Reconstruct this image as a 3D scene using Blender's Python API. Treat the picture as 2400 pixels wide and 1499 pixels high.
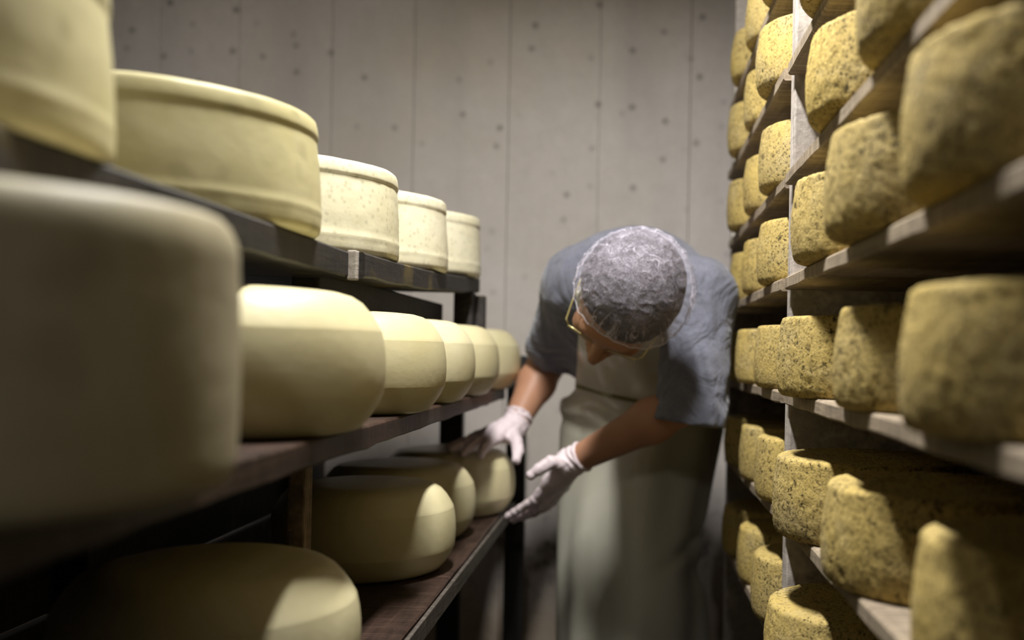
import bpy, bmesh, math, random
import numpy as np
from mathutils import Matrix, Vector, noise as mnoise

random.seed(7)
np.random.seed(7)
scene = bpy.context.scene
for o in list(bpy.data.objects):
    bpy.data.objects.remove(o)
COL = scene.collection

# ------------------------------------------------------------------ camera
EYE = 1.15
cam_data = bpy.data.cameras.new('camera')
cam = bpy.data.objects.new('camera', cam_data)
COL.objects.link(cam)
cam_data.sensor_width = 36.0
cam_data.lens = 35.0
cam_data.shift_x = -278.0 / 2400.0
cam_data.shift_y = 78.5 / 2400.0
cam_data.clip_start = 0.02
cam.matrix_world = Matrix.Translation((0, 0, EYE)) @ Matrix.Rotation(math.pi / 2, 4, 'X') @ Matrix.Rotation(math.radians(1.1), 4, 'Z')
cam_data.dof.use_dof = True
cam_data.dof.focus_distance = 1.33
cam_data.dof.aperture_fstop = 2.4
scene.camera = cam

# ------------------------------------------------------------------ world, lamp light, exposure
world = bpy.data.worlds.new('world')
scene.world = world
world.use_nodes = True
bg = world.node_tree.nodes['Background']
bg.inputs[0].default_value = (0.75, 0.8, 0.9, 1)
bg.inputs[1].default_value = 0.02

LAMP = (-0.12, 1.10, 2.36)
FILL_LAMP = (-0.01, -1.75, 2.36)  # unseen lamp added as weak fill from behind the camera
for loc, en in ((LAMP, 48.0), (FILL_LAMP, 15.0)):
    ld = bpy.data.lights.new('tube_light', 'AREA')
    ld.shape = 'RECTANGLE'
    ld.size = 0.07
    ld.size_y = 0.58
    ld.energy = en
    ld.color = (1.0, 0.972, 0.93)
    lo = bpy.data.objects.new('tube_light', ld)
    COL.objects.link(lo)
    lo.location = (loc[0], loc[1], loc[2] - 0.035)

vs = scene.view_settings
vs.view_transform = 'Standard'
vs.look = 'None'
vs.gamma = 1.0
vs.use_curve_mapping = False
vs.exposure = 0.0


# ------------------------------------------------------------------ helpers
def tag(o, label=None, cat=None, group=None, kind=None):
    if label:
        o['label'] = label
    if cat:
        o['category'] = cat
    if group:
        o['group'] = group
    if kind:
        o['kind'] = kind
    return o


def empty(name, loc=(0, 0, 0)):
    o = bpy.data.objects.new(name, None)
    o.location = loc
    o.empty_display_size = 0.05
    COL.objects.link(o)
    return o


def link_mesh(name, me, mat=None, parent=None, loc=None):
    o = bpy.data.objects.new(name, me)
    if mat is not None and len(me.materials) == 0:
        me.materials.append(mat)
    COL.objects.link(o)
    if loc is not None:
        o.location = loc
    if parent is not None:
        o.parent = parent
        # children are written in world coordinates; parents only translate
        if loc is None:
            o.location = (-parent.location[0], -parent.location[1], -parent.location[2])
        else:
            o.location = Vector(loc) - parent.location
    return o


def mesh_from(name, verts, faces, smooth=True):
    me = bpy.data.meshes.new(name)
    me.from_pydata([tuple(v) for v in verts], [], [tuple(f) for f in faces])
    if smooth:
        me.polygons.foreach_set('use_smooth', [True] * len(me.polygons))
    me.update()
    return me


def box_mesh(name, size, bevel=0.002, segs=2):
    bm = bmesh.new()
    bmesh.ops.create_cube(bm, size=1.0)
    bmesh.ops.scale(bm, vec=size, verts=bm.verts)
    if bevel:
        bmesh.ops.bevel(bm, geom=list(bm.edges), offset=bevel, segments=segs, affect='EDGES', profile=0.6)
    me = bpy.data.meshes.new(name)
    bm.to_mesh(me)
    bm.free()
    return me


def warped_plank(name, x0, x1, y0, y1, z_of_y, thick, ny=28, rough=0.0012, seed=0):
    """a plank along Y between x0 and x1, whose top follows z_of_y, with a worn uneven outline"""
    bm = bmesh.new()
    rows = []
    for j in range(ny + 1):
        y = y0 + (y1 - y0) * j / ny
        zt = z_of_y(y)
        n = mnoise.noise(Vector((seed * 3.1, y * 9, 0))) * rough
        n2 = mnoise.noise(Vector((seed * 5.7, y * 14, 4))) * rough * 1.4
        c = 0.0025
        prof = [(x0, zt - thick), (x1 - c + n, zt - thick + n2), (x1 + n, zt - thick + c + n2), (x1 + n, zt - c), (x1 - c + n, zt), (x0, zt)]
        rows.append([bm.verts.new((a, y, b)) for a, b in prof])
    k = len(rows[0])
    for j in range(ny):
        for i in range(k):
            bm.faces.new((rows[j][i], rows[j][(i + 1) % k], rows[j + 1][(i + 1) % k], rows[j + 1][i]))
    bm.faces.new(rows[0][::-1])
    bm.faces.new(rows[-1])
    bmesh.ops.recalc_face_normals(bm, faces=bm.faces)
    me = bpy.data.meshes.new(name)
    bm.to_mesh(me)
    bm.free()
    return me


def tube_mesh(name, paths, radius, sides=6, closed=False):
    verts, faces = [], []
    for path in paths:
        P = [Vector(p) for p in path]
        n = len(P)
        base = len(verts)
        prev = None
        for i in range(n):
            a = P[(i - 1) % n] if (closed or i > 0) else P[i]
            b = P[(i + 1) % n] if (closed or i < n - 1) else P[i]
            t = (b - a).normalized()
            if prev is None:
                ref = Vector((0, 0, 1)) if abs(t.z) < 0.9 else Vector((1, 0, 0))
                s = t.cross(ref).normalized()
            else:
                s = (prev - t * prev.dot(t)).normalized()
            prev = s
            w = t.cross(s)
            r = radius(i / max(1, n - 1)) if callable(radius) else radius
            for k in range(sides):
                an = 2 * math.pi * k / sides
                verts.append(P[i] + s * (math.cos(an) * r) + w * (math.sin(an) * r))
        m = n if closed else n - 1
        for i in range(m):
            for k in range(sides):
                a0 = base + i * sides + k
                a1 = base + i * sides + (k + 1) % sides
                b0 = base + ((i + 1) % n) * sides + k
                b1 = base + ((i + 1) % n) * sides + (k + 1) % sides
                faces.append((a0, a1, b1, b0))
        if not closed:
            faces.append(tuple(base + k for k in range(sides))[::-1])
            faces.append(tuple(base + (n - 1) * sides + k for k in range(sides)))
    return mesh_from(name, verts, faces)


# ------------------------------------------------------------------ materials
def srgb(r, g, b):
    def f(c):
        c /= 255.0
        return c / 12.92 if c <= 0.04045 else ((c + 0.055) / 1.055) ** 2.4
    return (f(r), f(g), f(b), 1.0)


class NT:
    def __init__(self, name):
        self.mat = bpy.data.materials.new(name)
        self.mat.use_nodes = True
        self.t = self.mat.node_tree
        self.b = self.t.nodes['Principled BSDF']
        self.out = self.t.nodes['Material Output']

    def n(self, typ, **kw):
        nd = self.t.nodes.new(typ)
        for k, v in kw.items():
            if hasattr(nd, k):
                setattr(nd, k, v)
        return nd

    def l(self, a, b):
        self.t.links.new(a, b)

    def coords(self, scale=(1, 1, 1), rand=True):
        tc = self.n('ShaderNodeTexCoord')
        v = tc.outputs['Object']
        if rand:
            oi = self.n('ShaderNodeObjectInfo')
            mul = self.n('ShaderNodeMath', operation='MULTIPLY')
            self.l(oi.outputs['Random'], mul.inputs[0])
            mul.inputs[1].default_value = 37.0
            add = self.n('ShaderNodeVectorMath', operation='ADD')
            self.l(v, add.inputs[0])
            self.l(mul.outputs[0], add.inputs[1])
            v = add.outputs[0]
        mp = self.n('ShaderNodeMapping')
        mp.inputs['Scale'].default_value = scale
        self.l(v, mp.inputs['Vector'])
        return mp.outputs[0]

    def noise(self, vec, scale, detail=4, rough=0.55, dist=0.0):
        nd = self.n('ShaderNodeTexNoise')
        nd.inputs['Scale'].default_value = scale
        nd.inputs['Detail'].default_value = detail
        nd.inputs['Roughness'].default_value = rough
        nd.inputs['Distortion'].default_value = dist
        self.l(vec, nd.inputs['Vector'])
        return nd.outputs['Fac']

    def voronoi(self, vec, scale, feature='F1', rnd=1.0):
        nd = self.n('ShaderNodeTexVoronoi', feature=feature)
        nd.inputs['Scale'].default_value = scale
        nd.inputs['Randomness'].default_value = rnd
        self.l(vec, nd.inputs['Vector'])
        return nd

    def ramp(self, fac, stops):
        nd = self.n('ShaderNodeValToRGB')
        el = nd.color_ramp.elements
        while len(el) < len(stops):
            el.new(0.5)
        for e, (p, c) in zip(el, stops):
            e.position = p
            e.color = c if len(c) == 4 else (*c, 1)
        self.l(fac, nd.inputs[0])
        return nd.outputs[0]

    def mr(self, v, a, b, c=0.0, d=1.0):
        nd = self.n('ShaderNodeMapRange')
        nd.inputs[1].default_value = a
        nd.inputs[2].default_value = b
        nd.inputs[3].default_value = c
        nd.inputs[4].default_value = d
        self.l(v, nd.inputs[0])
        return nd.outputs[0]

    def math(self, op, a, b):
        nd = self.n('ShaderNodeMath', operation=op)
        for i, x in enumerate((a, b)):
            if isinstance(x, (int, float)):
                nd.inputs[i].default_value = x
            else:
                self.l(x, nd.inputs[i])
        return nd.outputs[0]

    def mix(self, fac, a, b, blend='MIX'):
        nd = self.n('ShaderNodeMix', data_type='RGBA', blend_type=blend)
        for idx, x in ((0, fac), (6, a), (7, b)):
            if isinstance(x, (int, float)):
                nd.inputs[idx].default_value = x
            elif isinstance(x, tuple):
                nd.inputs[idx].default_value = x
            else:
                self.l(x, nd.inputs[idx])
        return nd.outputs[2]

    def bump(self, h, strength=0.5, dist=0.01, prev=None):
        nd = self.n('ShaderNodeBump')
        nd.inputs['Strength'].default_value = strength
        nd.inputs['Distance'].default_value = dist
        self.l(h, nd.inputs['Height'])
        if prev is not None:
            self.l(prev, nd.inputs['Normal'])
        return nd.outputs[0]

    def done(self, color=None, rough=None, normal=None, spec=None):
        for v, k in ((color, 'Base Color'), (rough, 'Roughness'), (normal, 'Normal')):
            if v is None:
                continue
            if isinstance(v, (int, float, tuple)):
                self.b.inputs[k].default_value = v
            else:
                self.l(v, self.b.inputs[k])
        if spec is not None:
            self.b.inputs['Specular IOR Level'].default_value = spec
        return self.mat


def m_concrete():
    m = NT('concrete')
    gp = m.n('ShaderNodeNewGeometry')
    v = gp.outputs['Position']
    big = m.noise(v, 2.2, 5, 0.6)
    fine = m.noise(v, 30, 4, 0.7)
    col = m.mix(big, srgb(204, 196, 192), srgb(226, 219, 213))
    col = m.mix(m.mr(fine, 0.3, 0.75, 0, 0.25), col, srgb(168, 160, 152))
    warm = m.mr(m.noise(v, 1.3, 3, 0.5, 0.6), 0.5, 0.72, 0, 0.45)
    col = m.mix(warm, col, srgb(196, 186, 164))
    sx0 = m.n('ShaderNodeSeparateXYZ')
    m.l(v, sx0.inputs[0])
    cb = m.n('ShaderNodeCombineXYZ')
    m.l(sx0.outputs[0], cb.inputs[0])
    m.l(sx0.outputs[2], cb.inputs[1])
    st = m.n('ShaderNodeMapping')
    st.inputs['Scale'].default_value = (4.5, 1, 0.6)
    m.l(v, st.inputs['Vector'])
    streak = m.noise(st.outputs[0], 1.2, 4, 0.6)
    col = m.mix(m.mr(streak, 0.45, 0.78, 0, 0.4), col, srgb(170, 164, 162))
    vor = m.n('ShaderNodeTexVoronoi', voronoi_dimensions='2D')
    vor.inputs['Scale'].default_value = 11.0
    m.l(cb.outputs[0], vor.inputs['Vector'])
    sep = m.n('ShaderNodeSeparateColor')
    m.l(vor.outputs['Color'], sep.inputs[0])
    pick = m.mr(sep.outputs[0], 0.45, 1.0, 0, 1)
    spot = m.math('MULTIPLY', m.mr(vor.outputs['Distance'], 0.03, 0.15, 1, 0), pick)
    sx = m.n('ShaderNodeSeparateXYZ')
    m.l(gp.outputs['Position'], sx.inputs[0])
    up = m.mr(sx.outputs[2], 1.2, 1.8, 0.2, 1.0)
    spot = m.math('MULTIPLY', spot, up)
    col = m.mix(m.math('MULTIPLY', spot, 0.62), col, srgb(62, 58, 54))
    # mould and a yellowed foot on the lowest part of the wall
    low = m.mr(sx.outputs[2], 0.80, 0.62, 0, 1)
    lowend = m.mr(sx.outputs[2], 0.42, 0.6, 0.25, 1)
    mould = m.mr(m.noise(v, 14, 6, 0.75, 0.5), 0.5, 0.62, 0, 0.8)
    col = m.mix(m.math('MULTIPLY', m.math('MULTIPLY', mould, low), lowend), col, srgb(66, 62, 57))
    col = m.mix(m.mr(sx.outputs[2], 0.62, 0.4, 0, 0.6), col, srgb(150, 128, 92))
    nb = m.bump(fine, 0.25, 0.004)
    nb = m.bump(spot, -0.6, 0.004, nb)
    return m.done(col, 0.85, nb, 0.25)


def m_plaster(name, c, rough=0.9):
    m = NT(name)
    v = m.coords(rand=False)
    n1 = m.noise(v, 4, 5, 0.65)
    c2 = tuple(x * 0.75 for x in c[:3]) + (1,)
    col = m.mix(n1, c2, c)
    return m.done(col, rough, m.bump(m.noise(v, 40, 4, 0.6), 0.3, 0.004), 0.2)


def m_pale_cheese(name, light, dark, pits=0.0, pit_scale=42, smooth=0.5):
    m = NT(name)
    v = m.coords()
    n1 = m.noise(v, 7, 4, 0.6)
    n2 = m.noise(v, 45, 4, 0.6)
    col = m.mix(m.mr(n1, 0.3, 0.7), dark, light)
    col = m.mix(m.mr(n2, 0.45, 0.75, 0, 0.25), col, tuple(x * 0.82 for x in light[:3]) + (1,))
    nb = m.bump(n2, 0.12, 0.004)
    if pits:
        wv = m.n('ShaderNodeVectorMath', operation='ADD')
        wn = m.n('ShaderNodeTexNoise')
        wn.inputs['Scale'].default_value = 30
        m.l(v, wn.inputs['Vector'])
        ws = m.n('ShaderNodeVectorMath', operation='SCALE')
        m.l(wn.outputs['Color'], ws.inputs[0])
        ws.inputs['Scale'].default_value = 0.8 / pit_scale
        m.l(v, wv.inputs[0])
        m.l(ws.outputs[0], wv.inputs[1])
        vor = m.voronoi(wv.outputs[0], pit_scale)
        sep = m.n('ShaderNodeSeparateColor')
        m.l(vor.outputs['Color'], sep.inputs[0])
        pick = m.mr(sep.outputs[1], 0.2, 0.4, 0, 1)
        patch = m.mr(m.noise(v, 9, 2, 0.5), 0.34, 0.5, 0.45, 1)
        pick = m.math('MULTIPLY', pick, patch)
        pit = m.math('MULTIPLY', m.mr(vor.outputs['Distance'], 0.12, 0.46, 1, 0), pick)
        col = m.mix(m.math('MULTIPLY', pit, 0.45), col, tuple(x * 0.55 for x in dark[:3]) + (1,))
        nb = m.bump(pit, -pits, 0.012, nb)
    m.b.inputs['Subsurface Weight'].default_value = 0.0
    return m.done(col, smooth, nb, 0.35)


def m_rind():
    """dry, crumbly yellow brown rind full of small dark holes"""
    m = NT('crumbly_rind')
    v = m.coords()
    n1 = m.noise(v, 6, 4, 0.6)
    n2 = m.noise(v, 140, 5, 0.7, 0.5)
    n3 = m.noise(v, 330, 3, 0.6)
    wn = m.n('ShaderNodeTexNoise')
    wn.inputs['Scale'].default_value = 90
    m.l(v, wn.inputs['Vector'])
    ws = m.n('ShaderNodeVectorMath', operation='SCALE')
    m.l(wn.outputs['Color'], ws.inputs[0])
    ws.inputs['Scale'].default_value = 0.012
    wv = m.n('ShaderNodeVectorMath', operation='ADD')
    m.l(v, wv.inputs[0])
    m.l(ws.outputs[0], wv.inputs[1])
    vor = m.voronoi(wv.outputs[0], 205)
    sep = m.n('ShaderNodeSeparateColor')
    m.l(vor.outputs['Color'], sep.inputs[0])
    patch = m.mr(m.noise(v, 12, 3, 0.6), 0.36, 0.58, 0.3, 1.0)
    pick = m.math('MULTIPLY', m.mr(sep.outputs[0], 0.22, 0.42, 0, 1), patch)
    pit = m.math('MULTIPLY', m.mr(vor.outputs['Distance'], 0.18, 0.46, 1, 0), pick)
    crev = m.math('MULTIPLY', m.mr(n2, 0.46, 0.39, 0, 1), m.mr(m.noise(v, 21, 2, 0.5), 0.4, 0.6, 0.2, 1))
    dark = m.math('MAXIMUM', pit, crev)
    col = m.mix(m.mr(n1, 0.35, 0.68), srgb(184, 160, 90), srgb(168, 149, 98))
    col = m.mix(m.mr(m.noise(v, 17, 4, 0.6), 0.52, 0.78, 0, 0.6), col, srgb(164, 152, 122))
    col = m.mix(m.mr(n3, 0.4, 0.7, 0, 0.4), col, srgb(204, 182, 116))
    col = m.mix(m.mr(m.noise(v, 48, 3, 0.6), 0.42, 0.32, 0, 0.35), col, srgb(134, 114, 66))
    col = m.mix(m.math('MULTIPLY', dark, 0.95), col, srgb(40, 32, 18))
    nb = m.bump(n3, 0.4, 0.0018)
    nb = m.bump(n2, 0.5, 0.004, nb)
    nb = m.bump(dark, -1.0, 0.006, nb)
    return m.done(col, 0.85, nb, 0.2)


def m_wood(name, a, b, saw=90.0, rough=0.75, stain=None):
    m = NT(name)
    v = m.coords((14, 1.4, 14), rand=True)
    g = m.noise(v, 6, 5, 0.65, 0.6)
    v2 = m.coords((3, saw, 3), rand=True)
    s = m.noise(v2, 3.0, 4, 0.8)
    col = m.mix(m.mr(g, 0.3, 0.7), a, b)
    col = m.mix(m.mr(s, 0.50, 0.72, 0, 0.75), col, tuple(min(1, x * 2.2 + 0.01) for x in b[:3]) + (1,))
    if stain:
        st = m.noise(m.coords((1, 1, 1)), 8, 3, 0.5)
        col = m.mix(m.mr(st, 0.6, 0.72, 0, 0.6), col, stain)
    nb = m.bump(s, 0.5, 0.002)
    nb = m.bump(g, 0.3, 0.003, nb)
    return m.done(col, rough, nb, 0.3)


def m_cloth(name, a, b, scale=220):
    m = NT(name)
    v = m.coords(rand=False)
    weave = m.noise(m.coords((1, 1, 3), rand=False), scale, 3, 0.7)
    big = m.noise(v, 22, 4, 0.6)
    col = m.mix(weave, a, b)
    wr = m.noise(v, 11, 3, 0.5, 1.6)
    nb = m.bump(weave, 0.25, 0.0015)
    nb = m.bump(wr, 0.8, 0.022, nb)
    m.b.inputs['Sheen Weight'].default_value = 0.25
    return m.done(m.mix(m.mr(big, 0.3, 0.7, 0, 0.35), col, a), 0.95, nb, 0.1)


def m_simple(name, c, rough=0.5, spec=0.4, metal=0.0, var=0.15, nscale=30, bump=0.15):
    m = NT(name)
    v = m.coords(rand=False)
    n = m.noise(v, nscale, 4, 0.6)
    col = m.mix(n, tuple(x * (1 - var) for x in c[:3]) + (1,), tuple(min(1, x * (1 + var)) for x in c[:3]) + (1,))
    m.b.inputs['Metallic'].default_value = metal
    return m.done(col, rough, m.bump(n, bump, 0.004), spec)


def m_net():
    """thin nonwoven gauze: fibres, cloudy density and denser gathered folds"""
    m = NT('hairnet_gauze')
    v = m.coords(rand=False)
    fib = m.noise(v, 300, 4, 0.8, 2.0)
    cloud = m.noise(v, 30, 4, 0.6, 1.2)
    a = m.math('MULTIPLY', m.mr(fib, 0.40, 0.64, 0.04, 0.46), m.mr(cloud, 0.3, 0.7, 0.4, 1.3))
    uv = m.n('ShaderNodeUVMap')
    mp = m.n('ShaderNodeMapping')
    mp.inputs['Scale'].default_value = (34, 2.2, 1)
    m.l(uv.outputs[0], mp.inputs['Vector'])
    rad = m.noise(mp.outputs[0], 1.0, 2, 0.5, 0.5)
    sepu = m.n('ShaderNodeSeparateXYZ')
    m.l(uv.outputs[0], sepu.inputs[0])
    near_rim = m.mr(sepu.outputs[1], 0.35, 0.9, 0.0, 1.0)
    l1 = m.math('MULTIPLY', m.mr(m.math('ABSOLUTE', m.math('SUBTRACT', rad, 0.5), 0.0), 0.006, 0.035, 0.75, 0.0), near_rim)
    web = m.noise(v, 17, 2, 0.5, 1.6)
    l2 = m.math('MULTIPLY', m.mr(m.math('ABSOLUTE', m.math('SUBTRACT', web, 0.5), 0.0), 0.003, 0.016, 0.6, 0.0), m.mr(m.noise(v, 24, 2, 0.5), 0.48, 0.6, 0, 1))
    rimd = m.mr(sepu.outputs[1], 0.955, 1.0, 0.0, 0.45)
    a = m.math('MAXIMUM', m.math('MAXIMUM', a, l1), m.math('MAXIMUM', l2, rimd))
    m.l(a, m.b.inputs['Alpha'])
    return m.done(srgb(222, 216, 232), 0.8, None, 0.2)


M = {
    'concrete': m_concrete(),
    'side_wall': m_plaster('side_wall_plaster', srgb(84, 78, 72)),
    'ceiling': m_plaster('ceiling_plaster', srgb(104, 101, 97)),
    'floor': m_plaster('floor_cement', srgb(66, 60, 53), 0.6),
    'pitted': m_pale_cheese('pitted_pale_rind', srgb(218, 213, 188), srgb(208, 201, 166), 1.0, 115, 0.5),
    'dimpled': m_pale_cheese('dimpled_pale_rind', srgb(196, 188, 150), srgb(182, 173, 126), 0.8, 34, 0.5),
    'smooth': m_pale_cheese('smooth_yellow_rind', srgb(208, 200, 164), srgb(194, 184, 140), 0.0, 40, 0.42),
    'tall': m_pale_cheese('dull_grey_rind', srgb(168, 158, 130), srgb(150, 141, 110), 0.3, 20, 0.55),
    'rind': m_rind(),
    'dark_wood': m_wood('dark_stained_wood', srgb(26, 24, 24), srgb(48, 44, 40), 110, 0.6, srgb(120, 104, 58)),
    'brown_wood': m_wood('wet_brown_wood', srgb(30, 22, 18), srgb(60, 44, 36), 60, 0.45),
    'grey_wood': m_wood('grey_weathered_wood', srgb(112, 100, 86), srgb(150, 136, 116), 80, 0.85),
    'strip_wood': m_wood('grey_edge_strip', srgb(60, 56, 52), srgb(88, 82, 76), 60, 0.5),
    'pale_wood': m_wood('pale_grey_wood', srgb(146, 138, 132), srgb(176, 168, 160), 60, 0.85),
    'black_metal': m_simple('black_painted_steel', srgb(30, 28, 28), 0.5, 0.4),
    'white_metal': m_simple('white_lamp_enamel', srgb(220, 220, 214), 0.4),
    'skin': m_simple('skin', srgb(168, 124, 98), 0.5, 0.35, 0, 0.1, 18, 0.08),
    'shirt': m_cloth('heather_grey_jersey', srgb(66, 68, 82), srgb(136, 138, 150)),
    'trousers': m_cloth('olive_trousers', srgb(60, 58, 46), srgb(78, 74, 60), 160),
    'apron': m_simple('coated_apron', srgb(204, 202, 186), 0.30, 0.5, 0, 0.05, 9, 0.12),
    'glove': m_simple('latex_glove', srgb(216, 202, 206), 0.5, 0.35, 0, 0.06, 60, 0.35),
    'hair': m_simple('dark_grey_hair', srgb(40, 34, 36), 0.7, 0.3, 0, 0.5, 240, 0.6),
    'net': m_net(),
    'net_fold': m_simple('hairnet_fold', srgb(224, 220, 232), 0.8, 0.2),
    'gold': m_simple('gold_frame', srgb(206, 194, 134), 0.3, 0.5, 0.6),
    'boot': m_simple('white_rubber_boot', srgb(214, 212, 204), 0.4),
    'cord': m_simple('apron_cord', srgb(120, 118, 84), 0.7),
}
apb = M['apron'].node_tree.nodes['Principled BSDF']
apb.inputs['Coat Weight'].default_value = 0.5
apb.inputs['Coat Roughness'].default_value = 0.07
mg = NT('spectacle_glass')
mg.b.inputs['Transmission Weight'].default_value = 1.0
mg.b.inputs['IOR'].default_value = 1.1
M['glass'] = mg.done((0.95, 0.97, 0.95, 1), 0.03)
me_ = NT('tube_glow')
me_.b.inputs['Emission Color'].default_value = (1, 0.96, 0.88, 1)
me_.b.inputs['Emission Strength'].default_value = 4.0
M['glow'] = me_.done((0.9, 0.9, 0.88, 1), 0.4)

# ------------------------------------------------------------------ room
WALL_Y = 2.72
X0, X1, Y0, ZC = -1.75, 0.66, -2.6, 2.5


def slab(name, lo_, hi_, mat):
    c = [(a + b) / 2 for a, b in zip(lo_, hi_)]
    s = [b - a for a, b in zip(lo_, hi_)]
    o = link_mesh(name, box_mesh(name, s, 0), mat, None, c)
    return tag(o, kind='structure')


slab('floor', (X0 - .1, Y0 - .1, -.1), (X1 + .1, WALL_Y + .12, 0), M['floor'])
slab('ceiling', (X0 - .1, Y0 - .1, ZC), (X1 + .1, WALL_Y + .12, ZC + .1), M['ceiling'])
slab('wall_left', (X0 - .1, Y0 - .1, 0), (X0, WALL_Y, ZC), M['side_wall'])
slab('wall_right', (X1, Y0 - .1, 0), (X1 + .1, WALL_Y, ZC), M['side_wall'])
slab('wall_front', (X0, Y0 - .1, 0), (X1, Y0, ZC), M['side_wall'])
wb = slab('wall_back', (X0, WALL_Y + .006, 0), (X1, WALL_Y + .12, ZC), M['concrete'])
# board-marked concrete: each formwork panel is its own piece, joints a few millimetres deep
px = [-1.75, -1.56, -1.30, -1.085, -0.83, -0.605, -0.345, -0.098, 0.15, 0.40, 0.66]
for i in range(len(px) - 1):
    w = px[i + 1] - px[i] - 0.0012
    d = 0.010 + 0.0012 * ((i * 7) % 3)
    me = box_mesh('wall_panel', (w, d, ZC - 0.004), 0.0025, 2)
    p = link_mesh('wall_panel', me, M['concrete'], wb, ((px[i] + px[i + 1]) / 2, WALL_Y + .008 - d / 2, ZC / 2))

# fluorescent lamp over the aisle, and an unseen fill lamp added behind the camera
for L, lab in ((LAMP, 'white fluorescent batten lamp on the ceiling above the cheeses'), (FILL_LAMP, 'added fill lamp, a white fluorescent batten on the ceiling behind the camera')):
    lamp = empty('ceiling_lamp', (L[0], L[1], ZC))
    tag(lamp, lab, 'lamp', 'ceiling lamps over the aisle')
    link_mesh('housing', box_mesh('housing', (0.16, 0.66, 0.06), 0.008), M['white_metal'], lamp, (L[0], L[1], ZC - 0.031))
    tb = tube_mesh('tube', [[(L[0], L[1] - .30 + .60 * i / 10, L[2] + .012) for i in range(11)]], 0.013, 12)
    link_mesh('tube', tb, M['glow'], lamp)
    for sy in (-1, 1):
        link_mesh('light_cutoff_plate', box_mesh('light_cutoff_plate', (0.16, 0.008, 0.16), 0.003), M['white_metal'], lamp, (L[0], L[1] + sy * .322, ZC - 0.141))  # plates added to cut the lamp's light off the upper wall


# ------------------------------------------------------------------ cheese wheels
def lathe_profile(kind, R, H):
    """outline from the centre of the top down to the centre of the bottom"""
    P = []
    if kind == 'groove':      # straight drum with pressed bands near both rims
        P = [(0, H), (.30 * R, H), (.6 * R, H), (.8 * R, H), (.92 * R, H * .999), (.950 * R, H * .993), (.964 * R, H * .978), (.971 * R, H * .95), (.977 * R, H * .90),
             (.979 * R, H * .865), (.978 * R, H * .845), (.970 * R, H * .825), (.970 * R, H * .80), (.974 * R, H * .75), (.980 * R, H * .65), (.986 * R, H * .55), (.991 * R, H * .45), (.994 * R, H * .35), (.996 * R, H * .27),
             (.997 * R, H * .225), (1.001 * R, H * .205), (1.002 * R, H * .185), (1.000 * R, H * .16), (.998 * R, H * .12), (.998 * R, H * .07), (.992 * R, H * .03), (.975 * R, H * .008), (.95 * R, 0), (.6 * R, 0), (0, 0)]
    elif kind == 'gouda':     # rounded shoulders and two faint mould creases
        P = [(0, H), (.35 * R, H), (.58 * R, H * .997), (.68 * R, H * .988), (.76 * R, H * .965), (.83 * R, H * .92), (.885 * R, H * .855), (.93 * R, H * .785), (.965 * R, H * .72), (.9655 * R, H * .718),
             (.983 * R, H * .63), (.993 * R, H * .54), (.996 * R, H * .45), (.993 * R, H * .37), (.983 * R, H * .275), (.9825 * R, H * .273), (.945 * R, H * .19), (.89 * R, H * .10), (.83 * R, H * .03), (.76 * R, H * .004), (.66 * R, 0), (.3 * R, 0), (0, 0)]
    elif kind == 'tall':
        P = [(0, H), (.4 * R, H), (.75 * R, H), (.90 * R, H * .998), (.935 * R, H * .99), (.958 * R, H * .965), (.978 * R, H * .92), (.988 * R, H * .87), (.992 * R, H * .75), (.997 * R, H * .6), (1.0 * R, H * .45), (.998 * R, H * .3), (.995 * R, H * .18), (.992 * R, H * .10), (.985 * R, H * .05), (.965 * R, H * .012), (.93 * R, 0), (.4 * R, 0), (0, 0)]
    elif kind == 'rind':      # squat wheel, flat faces, soft rims, slightly bulging side
        P = [(0, H), (.3 * R, H), (.55 * R, H), (.75 * R, H), (.89 * R, H * .999), (.925 * R, H * .992), (.945 * R, H * .975), (.955 * R, H * .945), (.962 * R, H * .88), (.972 * R, H * .80), (.986 * R, H * .68), (.996 * R, H * .55), (1.0 * R, H * .42), (.999 * R, H * .30), (.992 * R, H * .18), (.982 * R, H * .10), (.970 * R, H * .05), (.945 * R, H * .015), (.91 * R, 0), (.6 * R, 0), (0, 0)]
    return P


def resample(P, step):
    out = [P[0]]
    for a, b in zip(P[:-1], P[1:]):
        L = math.hypot(b[0] - a[0], b[1] - a[1])
        k = max(1, int(round(L / step)))
        for i in range(1, k + 1):
            out.append((a[0] + (b[0] - a[0]) * i / k, a[1] + (b[1] - a[1]) * i / k))
    return out


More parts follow.
